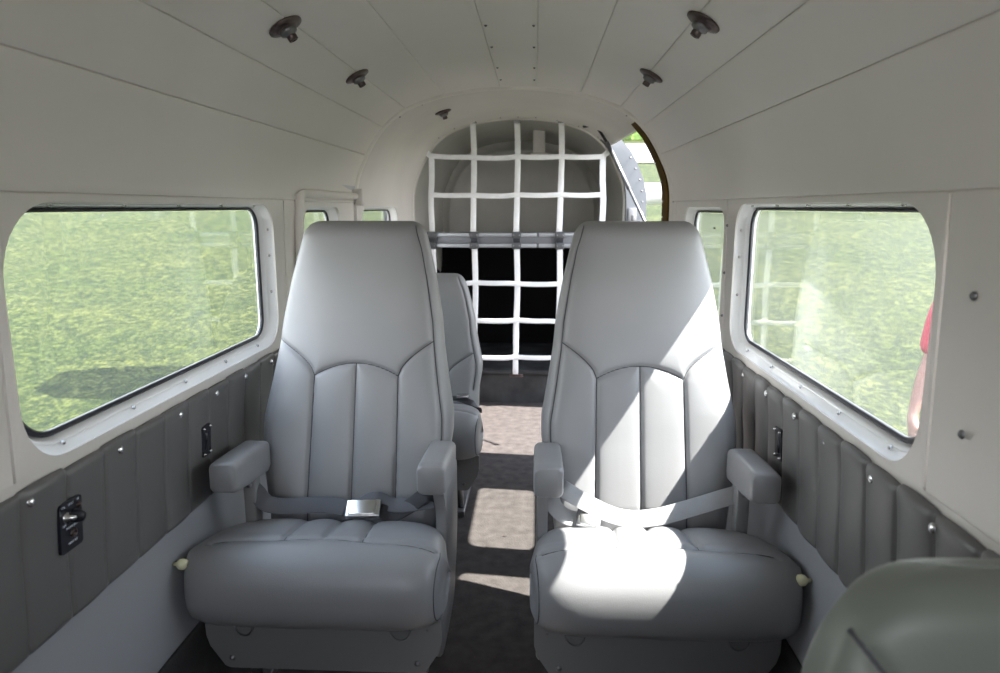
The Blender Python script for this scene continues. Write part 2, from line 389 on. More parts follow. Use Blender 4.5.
ZB0, ZB1 = .690, 1.098
for sx, nm in ((-1, 'left'), (1, 'right')):
    side = 'port' if sx < 0 else 'starboard'
    oh = [rrect(a-.004, .712, b+.004, 1.084, .07, 8) for a, b in ([(.91, 1.875), (2.135, 2.53), (2.84, 3.39)] if sx < 0 else [(.937, 1.872), (2.005, 2.52)])]
    yq = 3.76 if sx < 0 else 2.90
    polys = [[Vector((a, b, 0)) for a, b in ((Y0, .65), (yq, .65), (yq, 1.16), (Y0, 1.16))]] + [[Vector((a, b, 0)) for a, b in h[::-1]] for h in oh]
    flat = [p for q in polys for p in q]
    struct(obj('wall_outer_skin', [(sx*(.668*fx(p.x)), p.x, p.y) for p in flat], tessellate_polygon(polys), SKINPAINT, smooth=False))
    e0 = .892 if sx < 0 else .934
    struct(band(sx, Y0, e0-.003, ZB0, ZB1, [], 'wall_%s_forward_panel' % nm))
    pn = struct(band(sx, e0, 1.985, ZB0, ZB1, [bigr(OBL if sx < 0 else OBR)], 'wall_%s_window_panel' % nm))
    if sx < 0:
        struct(band(sx, 1.988, 2.085, ZB0, ZB1, [], 'wall_left_post_panel'))
        struct(band(sx, 2.088, Y1, ZB0, ZB1+.02, [small], 'door_1', proud=.006))
        # raised moulding round the cabin door
        mb = MB(); X = -(hx(1.0)-.010)
        pts = crom([(X, 2.055, .30), (X, 2.060, .70), (X, 2.072, .90), (X-.001, 2.088, 1.04), (X+.002, 2.098, 1.100), (X+.004, 2.115, 1.118), (X+.004, 2.18, 1.121), (X+.004, 2.45, 1.121), (X+.004, 2.74, 1.121)], 6)
        mb.tube(pts, .013, 10); struct(mb.build('trim_1', LINING))
        mb = MB(); pts = crom([(X-.003, 2.74, 1.100), (X-.003, 2.45, 1.100), (X-.003, 2.15, 1.100), (X-.003, 2.135, 1.09), (X-.003, 2.118, 1.0), (X-.003, 2.10, .7)], 6)
        mb.tube(pts, .005, 8); struct(mb.build('trim_2', LINING))
        mb = MB(); mb.box((X-.01, 2.742, .60), (X+.008, 2.752, 1.13), .003); mb.box((X-.01, 2.742, 1.085), (X+.03, 2.775, 1.15), .004)
        struct(mb.build('trim_3', LINING_AFT))
    else:
        struct(band(sx, 1.988, 2.70, ZB0, ZB1, [small2], 'wall_right_aft_panel'))
        struct(band(sx, 2.703, Y1, ZB0, ZB1, [], 'wall_right_post_panel'))
    # forward panel screws
    if sx > 0:
        for (a, b) in ((.862, .975), (.852, .805)):
            screw((sx*(hx(b)-.0), a, b), (-sx, 0, 0), pn, .005, m=STEEL)
    for (a, b) in ((1.955, 1.03), (1.955, .90), (1.955, .78), (2.09, 1.02), (2.09, .85)) if sx > 0 else ():
        screw((sx*(hx(b)-.0), a+.02, b), (-sx, 0, 0), pn, .0035, m=STEEL)

# lower side: smooth light vinyl below the quilting, carpet kick strip
for sx, nm in ((-1, 'left'), (1, 'right')):
    mb = MB(); zz = np.linspace(.20, .46, 12)
    R = []
    for y in np.linspace(Y0, Y1-.01, 30):
        R.append([Vector((sx*(hx(z)-.004-.002*math.sin(y*9+z*6)), y, z)) for z in zz])
    mb.loft(R, cap=False, closed=False); struct(mb.build('wall_%s_lower_vinyl' % nm, LOWER))
    mb = MB(); zz = [0.0, .05, .12, .18, .208, .212, .208]; dx = [.012, .010, .010, .011, .012, .006, .0]
    mb.loft([[Vector((sx*(hx(z)-q-.003), y, z)) for z, q in zip(zz, dx)] for y in np.linspace(Y0, Y1-.01, 20)], cap=False, closed=False)
    struct(mb.build('baseboard_%s' % nm, CARPET_D))

# ------------------------------------------------------------------ quilted side panels
def quilt(sx):
    side = 'left' if sx < 0 else 'right'
    root = thing('quilted_panel', (sx*.64, 1.4, .43), 'dark grey vinyl side panel with upright pleats under the %s' %
                 ('left windows, holding the switch plate' if sx < 0 else 'right windows, beside the sunlit seat'), 'side panel', 'quilted side panels')
    pitch = .0965; ya = -.075; N = 29; mb = MB(); R = []
    ys = []
    for k in range(N):
        for t in (0, .04, .10, .22, .36, .5, .64, .78, .90, .96): ys.append((ya+(k+t)*pitch, t, k))
    for y, t, k in ys:
        if y > Y1-.04: continue
        b = (math.sin(math.pi*t))**(.28 if sx < 0 else .36) if 0 < t < 1 else 0
        zt = .684+(.002 if sx < 0 else .004)*(math.sin(math.pi*t))**.6 + .002*math.sin(k*2.7); zb = .430
        ring = []
        for q in [0, .006, .02, .05, .1, .2, .3, .4, .5, .6, .7, .8, .9, .95, .98, .994, 1]:
            z = zb+(zt-zb)*q
            e = min(1, min(q, 1-q)/.05); e = math.sqrt(max(0, 1-(1-e)**2))
            w = .0015*math.sin(z*30+k*1.9)+.001*math.sin(y*40+z*12)
            yy = y + .003*math.sin(z*14+k)*(0.3)
            ring.append(Vector((sx*(hx(z)-.003-(.006+((.0065 if sx < 0 else .0115)*b+w*b))*e), yy, z)))
        R.append(ring)
    mb.loft(R, cap=False, closed=False); mb.build('quilting', QUILT, root)
    for y in ((.50, .70, .905, 1.125, 1.335, 1.50, 1.66, 1.83, 2.02, 2.3, 2.55) if sx < 0 else (.50, .70, .885, 1.055, 1.23, 1.385, 1.56, 1.74, 1.9, 2.2, 2.5)):
        screw((sx*(hx(.666)-(.0145 if sx < 0 else .018)), y, .666), (-sx, 0, .15), root, .0068, 'snap_screw')
    return root
quilt(-1); quilt(1)

# ------------------------------------------------------------------ floor, aft section
struct(MB().box((-.66, Y0-.06, -.02), (.66, Y0-.02, .98)).box((-.62, Y0-.02, .70), (.62, Y0+.20, 1.0), .04, 4).build('wall_front_light_block', PANELK, smooth=False))  # unseen cockpit front wall, added to cut ambient light from low ahead
struct(MB().box((-.70, Y0, -.04), (.70, 3.80, 0.0)).build('floor', CARPET, smooth=False))
struct(MB().box((-.62, 3.80, -.04), (.62, 3.83, .175)).box((-.62, 3.78, .165), (.62, 3.84, .19), .006).build('trim_4', CARPET_D, smooth=False))
struct(MB().box((-.60, 3.83, .15), (.60, 4.70, .185)).build('floor_baggage', CARPET_D, smooth=False))

def ring_at(y, full, dz=0.0, n=None, dx=0.0):
    k = fx(y); return [Vector((x*(k+dx), y, z+dz)) for x, z in full]
# full half-profile path left floor -> roof -> right floor
FULL = [(-a, b) for a, b in HPs] + [(a, b) for a, b in HPs[::-1][1:]]
nF = len(FULL)
def section(y0, y1, n, skip=None, dz0=0, dz1=0):
    V = []; Fc = []
    ys = np.linspace(y0, y1, n)
    for y in ys:
        t = (y-y0)/(y1-y0); V += ring_at(y, FULL, dz0+(dz1-dz0)*t)
    for i in range(n-1):
        for k in range(nF-1):
            c = (V[i*nF+k]+V[(i+1)*nF+k+1])/2
            if skip and skip(c): continue
            Fc.append((i*nF+k, i*nF+k+1, (i+1)*nF+k+1, (i+1)*nF+k))
    return V, Fc
DOOR_TOP = 1.385
def sk2(c):
    if c.x > 0 and 2.90 < c.y < 3.67 and c.z < DOOR_TOP: return True
    if c.x < 0 and .69 < c.z < 1.10: return True
    return False
V, Fc = section(Y1-.004, 3.75, 40, sk2)
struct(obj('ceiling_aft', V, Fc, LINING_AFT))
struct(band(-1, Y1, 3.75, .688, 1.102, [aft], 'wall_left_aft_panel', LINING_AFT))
# thin edge lip where the cabin lining stops (front arch)
mb = MB(); R = []
for dd, y in ((.0, 2.772), (-.010, 2.776), (-.012, 2.788), (.0, 2.796), (.014, 2.79)):
    R.append([Vector((x*(1+dd*1.3), y, 0.8+(z-.8)*(1+dd*1.3))) for x, z in FULL if z > .70])
V = [v for q in R for v in q]; n = len(R[0]); Fc = [(i*n+k, i*n+k+1, (i+1)*n+k+1, (i+1)*n+k) for i in range(len(R)-1) for k in range(n-1)]
struct(obj('trim_5', V, Fc, LINING))
# inner arch ring at the cargo frame
mb = MB(); R = []
for dd, y in ((.0, 3.735), (-.006, 3.738), (-.012, 3.745), (-.012, 3.765), (.0, 3.775)):
    k = fx(3.75)
    R.append([Vector((x*k*(1+dd), y, 0.8+(z-.8)*(1+dd*.7))) for x, z in FULL if z > .19])
V = [v for q in R for v in q]; n = len(R[0]); Fc = [(i*n+k, i*n+k+1, (i+1)*n+k+1, (i+1)*n+k) for i in range(len(R)-1) for k in range(n-1)]
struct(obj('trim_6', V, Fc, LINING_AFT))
# tail cone lining and end bulkhead
V, Fc = section(3.76, 4.70, 14, None, 0, -.03)
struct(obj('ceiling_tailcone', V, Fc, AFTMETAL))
k = fx(4.65); mb = MB(); R = []
for q, yy in ((1.0, 4.66), (.93, 4.655), (.925, 4.648), (.90, 4.648), (.895, 4.655), (.7, 4.68), (.4, 4.705), (.02, 4.715)):
    R.append([Vector((x*k*q, yy, .80+(z-.03-.80)*q)) for x, z in FULL])
V = [v for q in R for v in q]; n = nF; Fc = [(i*n+a, i*n+(a+1) % n, (i+1)*n+(a+1) % n, (i+1)*n+a) for i in range(len(R)-1) for a in range(n)]
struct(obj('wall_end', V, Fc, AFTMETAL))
# black lined locker below the shelf
mb = MB(); mb.box((-.56, 3.80, .895), (.56, 4.66, .915)); struct(mb.build('trim_7', AFTMETAL, smooth=False))
mb = MB(); mb.box((-.55, 4.60, .18), (.55, 4.64, .90)); mb.box((-.545, 3.82, .18), (-.53, 4.62, .90)); mb.box((.53, 3.82, .18), (.545, 4.62, .90)); mb.box((-.55, 3.82, .88), (.55, 4.62, .893))
struct(mb.build('wall_locker', BLACKHOLE, smooth=False))
# rear outer skin so that no light leaks in
sk = MB(); P = [(x*1.13, 0.75+(z-0.75)*1.12) for x, z in FULL]
def keep(c): return not (c.x > 0 and 2.88 < c.y < 3.80 and c.z < 1.56) and not (c.x < 0 and .72 < c.z < 1.08 and 2.8 < c.y < 3.45)
V = []; Fc = []; ys = [2.86, 2.9, 3.2, 3.45, 3.80, 4.3, 4.9, 6.6, 7.0]; kk = [1, .985, .96, .93, .90, .84, .78, .40, .30]
for y, q in zip(ys, kk):
    for x, z in P: V.append(Vector((x*q, y, .95+(z-.95)*min(1, q+.08))))
for i in range(len(ys)-1):
    for a in range(nF-1):
        c = (V[i*nF+a]+V[(i+1)*nF+a+1])/2
        if keep(c): Fc.append((i*nF+a, i*nF+a+1, (i+1)*nF+a+1, (i+1)*nF+a))
struct(obj('wall_tail_skin', V, Fc, SKINPAINT))

# right cargo doorway: brown front jamb, white aft jamb
def prof_strip(y0, y1, off0, off1, z0, z1, m, name, thick=.006, sx=1, n=26):
    V = []; Fc = []
    for i in range(n+1):
        z = z0+(z1-z0)*i/n
        for y, dd in ((y0, off0), (y1, off0), (y1, off1), (y0, off1)):
            V.append(Vector((sx*(hx(z)*fx(y)+dd), y, z)))
    for i in range(n):
        for a in range(4): Fc.append((i*4+a, i*4+(a+1) % 4, (i+1)*4+(a+1) % 4, (i+1)*4+a))
    Fc.append((0, 1, 2, 3)); Fc.append((n*4+3, n*4+2, n*4+1, n*4)); return obj(name, V, Fc, m, None, smooth=False)
j = struct(prof_strip(2.792, 2.885, -.006, .05, .02, DOOR_TOP+.015, BROWN, 'trim_8'))
for z in (.80, .92, 1.04, 1.10, 1.18, 1.25): screw((hx(z)*fx(2.87)-.006, 2.87, z), (-1, 0, 0), j, .004, 'rivet')
j = struct(prof_strip(3.665, 3.70, -.004, .098, .02, DOOR_TOP+.03, JAMB, 'trim_9'))
for z in (.98, 1.03): pass
V = []
mb = MB()
for zz in np.arange(.50, 1.36, .055):
    x = hx(zz)*fx(3.72)
    mb.lathe([(.005, 0), (.005, .002), (0, .004)], (x+.08, 3.664, zz), (0, -1, 0), 8)
mb.build('rivet', STEEL, j)
MB().box((hx(1.0)*fx(3.7)+.006, 3.652, .985), (hx(1.0)*fx(3.7)+.050, 3.666, 1.075), .003).box((hx(1.0)*fx(3.7)+.025, 3.642, 1.01), (hx(1.0)*fx(3.7)+.045, 3.654, 1.04), .003).build('striker_plate', STEEL, j)
struct(prof_strip(2.90, 3.68, -.002, .012, DOOR_TOP-.004, DOOR_TOP+.012, LINING_AFT, 'trim_10', n=3))
# door prop
t = thing('door_prop', (.43, 3.58, 1.42), 'slim steel prop rod slanting across the open cargo doorway', 'prop rod')
p0 = Vector((.405, 3.50, 1.44)); p1 = Vector((.600, 3.02, .93))
mb = MB().tube([p0+(p1-p0)*.12, p0+(p1-p0)*.55], .0095, 10); mb.build('cylinder', STEEL, t)
mb = MB().tube([p0+(p1-p0)*.5, p1], .0065, 10); mb.build('piston_rod', STEEL, t)
mb = MB().tube(crom([(.325, 3.60, 1.470), (.36, 3.57, 1.470), (.39, 3.53, 1.452), tuple(p0+(p1-p0)*.14)], 5), .007, 8); mb.build('hinge_arm', PANELK, t)
mb = MB().lathe([(.0, -.008), (.011, -.008), (.011, .008), (0, .008)], p1, (1, 0, 0), 12); mb.build('end_fitting', STEEL, t)
# small box fitting under the tail roof
t = MB().box((.075, 4.15, 1.37), (.145, 4.25, 1.54), .012).box((.06, 4.14, 1.365), (.16, 4.26, 1.385), .006).build('duct_box', LINING_AFT, None, True, (.115, 4.2, 1.33))
tag(t, 'small painted metal box hanging from the tail roof behind the net', 'box fitting')

# ------------------------------------------------------------------ ceiling lamps
def lamp(x, y, label, group='round ceiling lamps', tilt=0.0):
    s = arc_at_x(x); px, pz = rp(s); nx, nz = rnorm(s); pz = pz
    if y > Y1: px *= fx(y)
    ax = Vector((-nx, 0, -nz)).normalized(); at = Vector((px, y, pz))
    root = thing('ceiling_lamp', tuple(at), label, 'ceiling lamp', group)
    MB().lathe([(0, .0), (.034, .0), (.0365, .002), (.036, .005), (.029, .0075), (.024, .009), (.0225, .009), (.021, .0115), (0, .0115)], at, ax, 32).build('flange', BRONZE, root)
    MB().lathe([(.016, .009), (.0185, .013), (.0175, .018), (.012, .021), (.0095, .024)], at, ax, 28).build('bezel', STEEL, root)
    nz_ = (ax + Vector((.0, .15, 0))).normalized()
    MB().lathe([(.0095, .017), (.0105, .026), (.010, .033), (.007, .034), (.006, .028), (.0, .028)], at, nz_, 24).build('nozzle', BRONZE, root)
    return root
lamp(-.422, 1.50, 'round bronze ceiling lamp, the near one of the left seam')
lamp(-.418, 2.07, 'round bronze ceiling lamp midway along the left seam, before the arch')
lamp(.425, 1.50, 'round bronze ceiling lamp, the near one of the right seam')
lamp(.418, 2.10, 'round bronze ceiling lamp, the far one of the right seam')
lamp(-.325, 3.13, 'smallest ceiling lamp, beyond the arch above the cargo net')
# roof screws on the centre strip
cs = bpy.data.objects['ceiling']
for x in (-.035, .085):
    for y in (1.35, 1.55, 1.62, 1.86, 2.1, 2.4, 2.62):
        s = arc_at_x(x); a, b = rp(s); screw((a, y, b), (0, 0, -1), cs, .0035, m=STEEL)
ca = bpy.data.objects['ceiling_aft']
for x in (-.45, -.36, -.24, -.10, 0.0, .10, .22, .34, .45):
    for y in (2.83, 3.68):
        s = arc_at_x(x); a, b = rp(s); nx, nz = rnorm(s); screw((a*fx(y), y, b), (-nx, 0, -nz), ca, .0032, m=STEEL)

# ------------------------------------------------------------------ switch plates on the quilting
def facing(sx, y, z, dd=0.0): return Vector((sx*(hx(z)-.0195-dd), y, z))
def plate(sx, y0, y1, z0, z1, root, name='plate', m=PANELK):
    poly = rrect(y0, z0, y1, z1, .005, 4)
    mb = MB().prism(poly, lambda a, b: facing(sx, a, b, 0), lambda a, b: facing(sx, a, b, -.006) ); return mb.build(name, m, root, smooth=False)
t = thing('switch_plate', (-.635, .985, .555), 'black switch plate with white lettering and toggles on the left quilting', 'switch plate')
plate(-1, .958, 1.010, .553, .634, t)
mb = MB().lathe([(.0085, 0), (.0085, .004), (.004, .005), (.0035, .015), (.002, .017), (0, .017)], facing(-1, .972, .610), (1, 0, .1), 14); mb.build('toggle_switch', CHROME, t)
mb = MB().lathe([(.011, 0), (.0105, .008), (.007, .016), (0, .017)], facing(-1, .990, .606), (1, 0, -.1), 16); mb.build('knob', RUBBER, t)
mb = MB().lathe([(.005, 0), (.005, .003), (0, .005)], facing(-1, 1.001, .620), (1, 0, 0), 12); mb.build('indicator', BRONZE, t)
mb = MB().lathe([(.007, 0), (.007, .004), (.0045, .005), (.0045, .002), (0, .002)], facing(-1, .985, .580), (1, 0, 0), 16); mb.build('jack_socket', BRONZE, t)
def text(body, sx, y, z, size, root):
    cu = bpy.data.curves.new('lettering', 'FONT'); cu.body = body; cu.size = size; cu.align_x = 'CENTER'; cu.extrude = .0002
    cu.materials.append(LETTER); o = bpy.data.objects.new('lettering', cu); C.objects.link(o); o.parent = root
    p = facing(sx, y, z, .0006) - woff(root); o.location = p
    o.rotation_euler = (math.pi/2, 0, math.pi/2 if sx < 0 else -math.pi/2)
    bpy.context.view_layer.update()
    me = bpy.data.meshes.new_from_object(o); n2 = bpy.data.objects.new('lettering', me); C.objects.link(n2); n2.parent = root
    n2.location = o.location; n2.rotation_euler = o.rotation_euler; bpy.data.objects.remove(o); n2.name = 'lettering'
for b, y, z in (('VOL', .966, .627), ('LIGHT', .984, .627), ('HI', 1.001, .628), ('OFF', .967, .597), ('PHONE JACK', .985, .590), ('HEAD SET', .985, .564)):
    text(b, -1, y, z, .0048, t)
def socket(sx, y, z0, label):
    t = thing('ashtray_socket', (sx*.64, y, z0), label, 'wall socket', 'black wall sockets')
    y0, y1, z1 = y-.020, y+.020, z0+.070
    plate(sx, y0, y1, z0, z1, t, 'plate', RUBBER)
    poly = rrect(y0+.010, z0+.015, y1-.010, z1-.015, .003, 3)
    MB().prism(poly, lambda a, b: facing(sx, a, b, .0015), lambda a, b: facing(sx, a, b, -.002)).build('flap', PANELK, t)
    for yy in (y0+.006, y1-.006):
        for zz in (z0+.006, z1-.006):
            screw(facing(sx, yy, zz, .001), (-sx, 0, 0), t, .003)
socket(-1, 1.440, .540, 'small black framed socket on the left quilting, before the left armrest')
socket(1, 1.480, .540, 'small black framed socket on the right quilting, behind the right armrest')

# ------------------------------------------------------------------ seats
def seat_back_fn(prof, zt, rc, rt, bolster):
    Z = [p[0] for p in prof]; YY = [p[1] for p in prof]; WW = [p[2] for p in prof]; TT = [p[3] for p in prof]
    def w(z):
        k = np.interp(z, Z, WW)
        if z > zt-rc:
            q = min(1, (z-(zt-rc))/rc); k = k - rc*.75*(1-math.sqrt(max(0, 1-q*q)))
        return k
    def yy(z): return np.interp(z, Z, YY)
    def th(z):
        k = np.interp(z, Z, TT)
        if z > zt-rt:
            q = min(1, (z-(zt-rt))/rt); k2 = math.sqrt(max(0, 1-q**2.4)); return k, k2
        return k, 1.0
    return w, yy, th
def make_back(name_root, cx, mir, prof, zt, seams_, dz, dy, mats, rc=.045, rt=.04, bolster=.014, zb=None, nu=190, dzr=.0040, pillow=.007):
    """padded backrest: prof rows (z, yfront, halfwidth, thickness) in seat space; seams as polylines (x,z)"""
    w, yf, th = seat_back_fn(prof, zt, rc, rt, bolster)
    z0 = prof[0][0]
    SA = [np.array(s, float) for s in seams_]
    def dist(x, z):
        best = np.full(x.shape, 9.0)
        for s in SA:
            for a, b in zip(s[:-1], s[1:]):
                ab = b-a; L = ab@ab
                t = np.clip(((x-a[0])*ab[0]+(z-a[1])*ab[1])/L, 0, 1)
                best = np.minimum(best, np.hypot(x-a[0]-t*ab[0], z-a[1]-t*ab[1]))
        return best
    def front(x, z, groove=True):
        """front surface for arrays on one row z"""
        W_ = w(z); T, k2 = th(z); uu = np.clip(np.abs(x)/W_, 0, 1)
        p = 3.6; edge = (1-uu**p)**(1/p)
        mid = yf(z)+T*.5
        bz = np.clip((zt-.33-z)/.12, 0, 1)
        cen = -bolster*np.clip((uu-.45)/.4, 0, 1)**1.5*bz
        y = mid - T*.5*edge*k2 + cen*edge
        if groove:
            dd = dist(x, np.full(x.shape, z))
            y = y + (.0052*np.exp(-(dd/.0042)**2)+pillow*np.exp(-dd/.016))*np.minimum(1, edge*1.2)*k2
        return y
    rows = list(np.arange(z0, zt-rt, dzr)) + [zt-rt+rt*math.sin(q*math.pi/2) for q in np.linspace(0, 1, 14)]
    ua = np.sin(np.linspace(-math.pi/2, math.pi/2, nu)); ub = np.sin(np.linspace(math.pi/2, -math.pi/2, 34))[1:-1]
    V = []; n = nu+len(ub)
    for z in rows:
        W_ = w(z); T, k2 = th(z); x = ua*W_; y = front(x, z)
        for a, b in zip(x, y): V.append((cx+mir*a, dy+b, dz+z))
        xb = ub*W_; e = (1-np.abs(ub)**3.6)**(1/3.6); yb = yf(z)+T*.5+T*.5*e*k2
        for a, b in zip(xb, yb): V.append((cx+mir*a, dy+b, dz+z))
    Fc = [(i*n+k, i*n+(k+1) % n, (i+1)*n+(k+1) % n, (i+1)*n+k) for i in range(len(rows)-1) for k in range(n)]
    Fc.append(tuple(range(n))); Fc.append(tuple((len(rows)-1)*n+k for k in range(n)))
    o = obj('backrest', V, Fc, mats[0], name_root)
    mb = MB()
    for s in SA:
        P = []
        L = np.concatenate([[0], np.cumsum(np.linalg.norm(np.diff(s, axis=0), axis=1))]); m = max(3, int(L[-1]/.008))
        for q in np.linspace(0, L[-1], m):
            x = np.interp(q, L, s[:, 0]); z = np.interp(q, L, s[:, 1]); y = front(np.array([x]), z)[0]
            P.append((cx+mir*x, dy+y-.0009, dz+z))
        mb.tube(P, .0014 if nu > 160 else .0026, 6)
    mb.build('seam_piping', mats[1], o)
    return o
def make_cushion(root, cx, mir, dz, dy, mats, yr=0.0):
    prof = np.array(crom([(1.30, .232), (1.268, .238), (1.248, .262), (1.240, .300), (1.246, .342), (1.268, .374), (1.302, .392), (1.345, .395), (1.40, .392), (1.455, .381), (1.50, .362), (1.535, .332), (1.555, .29), (1.555, .25), (1.53, .235), (1.42, .23)], 9))
    Cn = np.array([1.40, .30])
    nv = len(prof); nu = 150
    ua = np.sin(np.linspace(-math.pi/2, math.pi/2, nu))
    def wv(y): return float(np.interp(y, [1.24, 1.30, 1.42, 1.50, 1.56], [.252, .260, .250, .232, .222]))
    cs_y = lambda x: 1.340 - .035*max(0, (abs(x)-.13)/.12)**2 + .006*math.cos(x*25)      # cross seam, bends forward at the sides
    xs = np.linspace(-.235, .235, 60)
    cross = [(x, cs_y(x)) for x in xs]
    pl = [[(x0+.0*x0, cs_y(x0)), (x0*.96, 1.40), (x0*.92, 1.50), (x0*.9, 1.54)] for x0 in (-.083, 0.0, .083)]
    allp = [np.array(cross)] + [np.array(s) for s in pl]
    def dist(x, y):
        best = 9.0
        for s in allp:
            A = s[:-1]; B = s[1:]; AB = B-A; L = (AB**2).sum(1); t = np.clip(((x-A[:, 0])*AB[:, 0]+(y-A[:, 1])*AB[:, 1])/L, 0, 1)
            best = min(best, float(np.hypot(x-A[:, 0]-t*AB[:, 0], y-A[:, 1]-t*AB[:, 1]).min()))
        return best
    tang = np.gradient(prof, axis=0); nrm = np.stack([-tang[:, 1], tang[:, 0]], 1); nrm /= np.linalg.norm(nrm, axis=1)[:, None]
    iT = int(np.argmax(prof[:, 1])); 
    if nrm[iT, 1] < 0: nrm = -nrm
    top = nrm[:, 1] > .15
    def pos(i, uu):
        P = prof[i]; p = 6.5; k = (1-abs(uu)**p)**(1/p); W_ = wv(P[0]); x = W_*uu
        if uu < -.2: x *= 1+.115*min(1, (-uu-.2)/.6)*max(0, min(1, (1.50-P[0])/.2))
        Q = Cn+(P-Cn)*k
        if top[i]:
            dd = dist(x, P[0]); g = (.0048*math.exp(-(dd/.0045)**2)+(.0095 if P[0] > 1.36 else .004)*math.exp(-dd/.016))*k
            Q = Q-nrm[i]*g
        Q = Q + nrm[i]*.006*(1-(uu)**2)*max(0, nrm[i][1])
        return x, Q
    V = []
    for i in range(nv):
        for uu in ua:
            x, Q = pos(i, uu); V.append((cx+mir*x, dy+Q[0], dz+Q[1]))
    Fc = [(i*nu+k, i*nu+k+1, ((i+1) % nv)*nu+k+1, ((i+1) % nv)*nu+k) for i in range(nv) for k in range(nu-1)]
    o = obj('cushion', V, Fc, mats[0], root)
    mb = MB(); py = prof[:, 0]; up_i = [i for i in range(nv) if top[i] and 1.24 <= py[i]]
    uy = [prof[i, 0] for i in up_i]
    def onsurf(x, y):
        j = int(np.searchsorted(uy, y)); j = min(max(j, 1), len(uy)-1); t = (y-uy[j-1])/max(1e-6, uy[j]-uy[j-1]); t = min(max(t, 0), 1)
        a = pos(up_i[j-1], max(-1, min(1, x/wv(y))))[1]; b = pos(up_i[j], max(-1, min(1, x/wv(y))))[1]; Q = a+(b-a)*t
        return (cx+mir*x, dy+Q[0], dz+Q[1]+.0004)
    for s in allp:
        P = []
        for a, b in zip(s[:-1], s[1:]):
            for t in np.linspace(0, 1, 5)[:-1]: q = a+(b-a)*t; P.append(onsurf(q[0], q[1]))
        P.append(onsurf(*s[-1])); mb.tube(P, .0011, 6)
    # aisle-side front corner seam
    P = [ (lambda x, Q: (cx+mir*x, dy+Q[0]-.0008, dz+Q[1]))(*pos(i, .955)) for i in range(1, 64) if prof[i, 0] < 1.34 or prof[i, 1] > .3][:58]
    mb.tube(P, .0011, 6)
    mb.build('seam_piping', mats[1], o)
    return o
def rows_front():
    return [(.29, 1.545, .200, .10), (.385, 1.555, .212, .12), (.45, 1.575, .226, .13), (.53, 1.600, .236, .15), (.57, 1.612, .236, .155), (.66, 1.640, .220, .155), (.73, 1.662, .209, .15),
            (.80, 1.685, .202, .145), (.90, 1.712, .184, .14), (.97, 1.732, .168, .135), (1.00, 1.740, .160, .13), (1.045, 1.752, .152, .12)]
def back_seams(w_at, zt, off=0.0, edge=.86):
    z3 = .672+off
    arch = [(x, z3+.030*(1-(abs(x)/.104)**2.0)) for x in np.linspace(-.104, .104, 22)]
    s = [arch]
    s.append([(0, z3+.030), (0, .30)]); s.append([(-.104, z3), (-.108, .30)]); s.append([(.104, z3), (.108, .30)])
    for q in (-1, 1):
        pts = []
        for t in np.linspace(0, 1, 12):
            x = .104+(w_at*(.93 if q > 0 else 1)-.104)*t; z = z3+.080*t**.6; pts.append((q*x, z))
        s.append(pts)
    return s
def armrest(root, cx, mir, xa, xb, ya, yb, dy, label=None, inner=False):
    mb = MB(); rings = []
    x0, x1 = xa, xb
    for y, k in ((ya, .84), (ya+.003, .92), (ya+.009, .975), (ya+.03, 1.0), ((ya+yb)/2, 1.0), (yb-.02, .97), (yb, .82)):
        zc = .512-(y-ya)*.085; hh = (.0345+.0065*(y-ya)/(yb-ya))*k; hw = (x1-x0)/2*k; xc = (x0+x1)/2
        poly = rrect(-hw, -hh, hw, hh*1.0, [.014*k, .014*k, .015*k, .015*k], 6)
        rings.append([Vector((cx+mir*(xc+a), dy+y, zc+b)) for a, b in poly])
    mb.loft(rings); return smooth_angle(mb.build('armrest', LEATHER, root), 60)
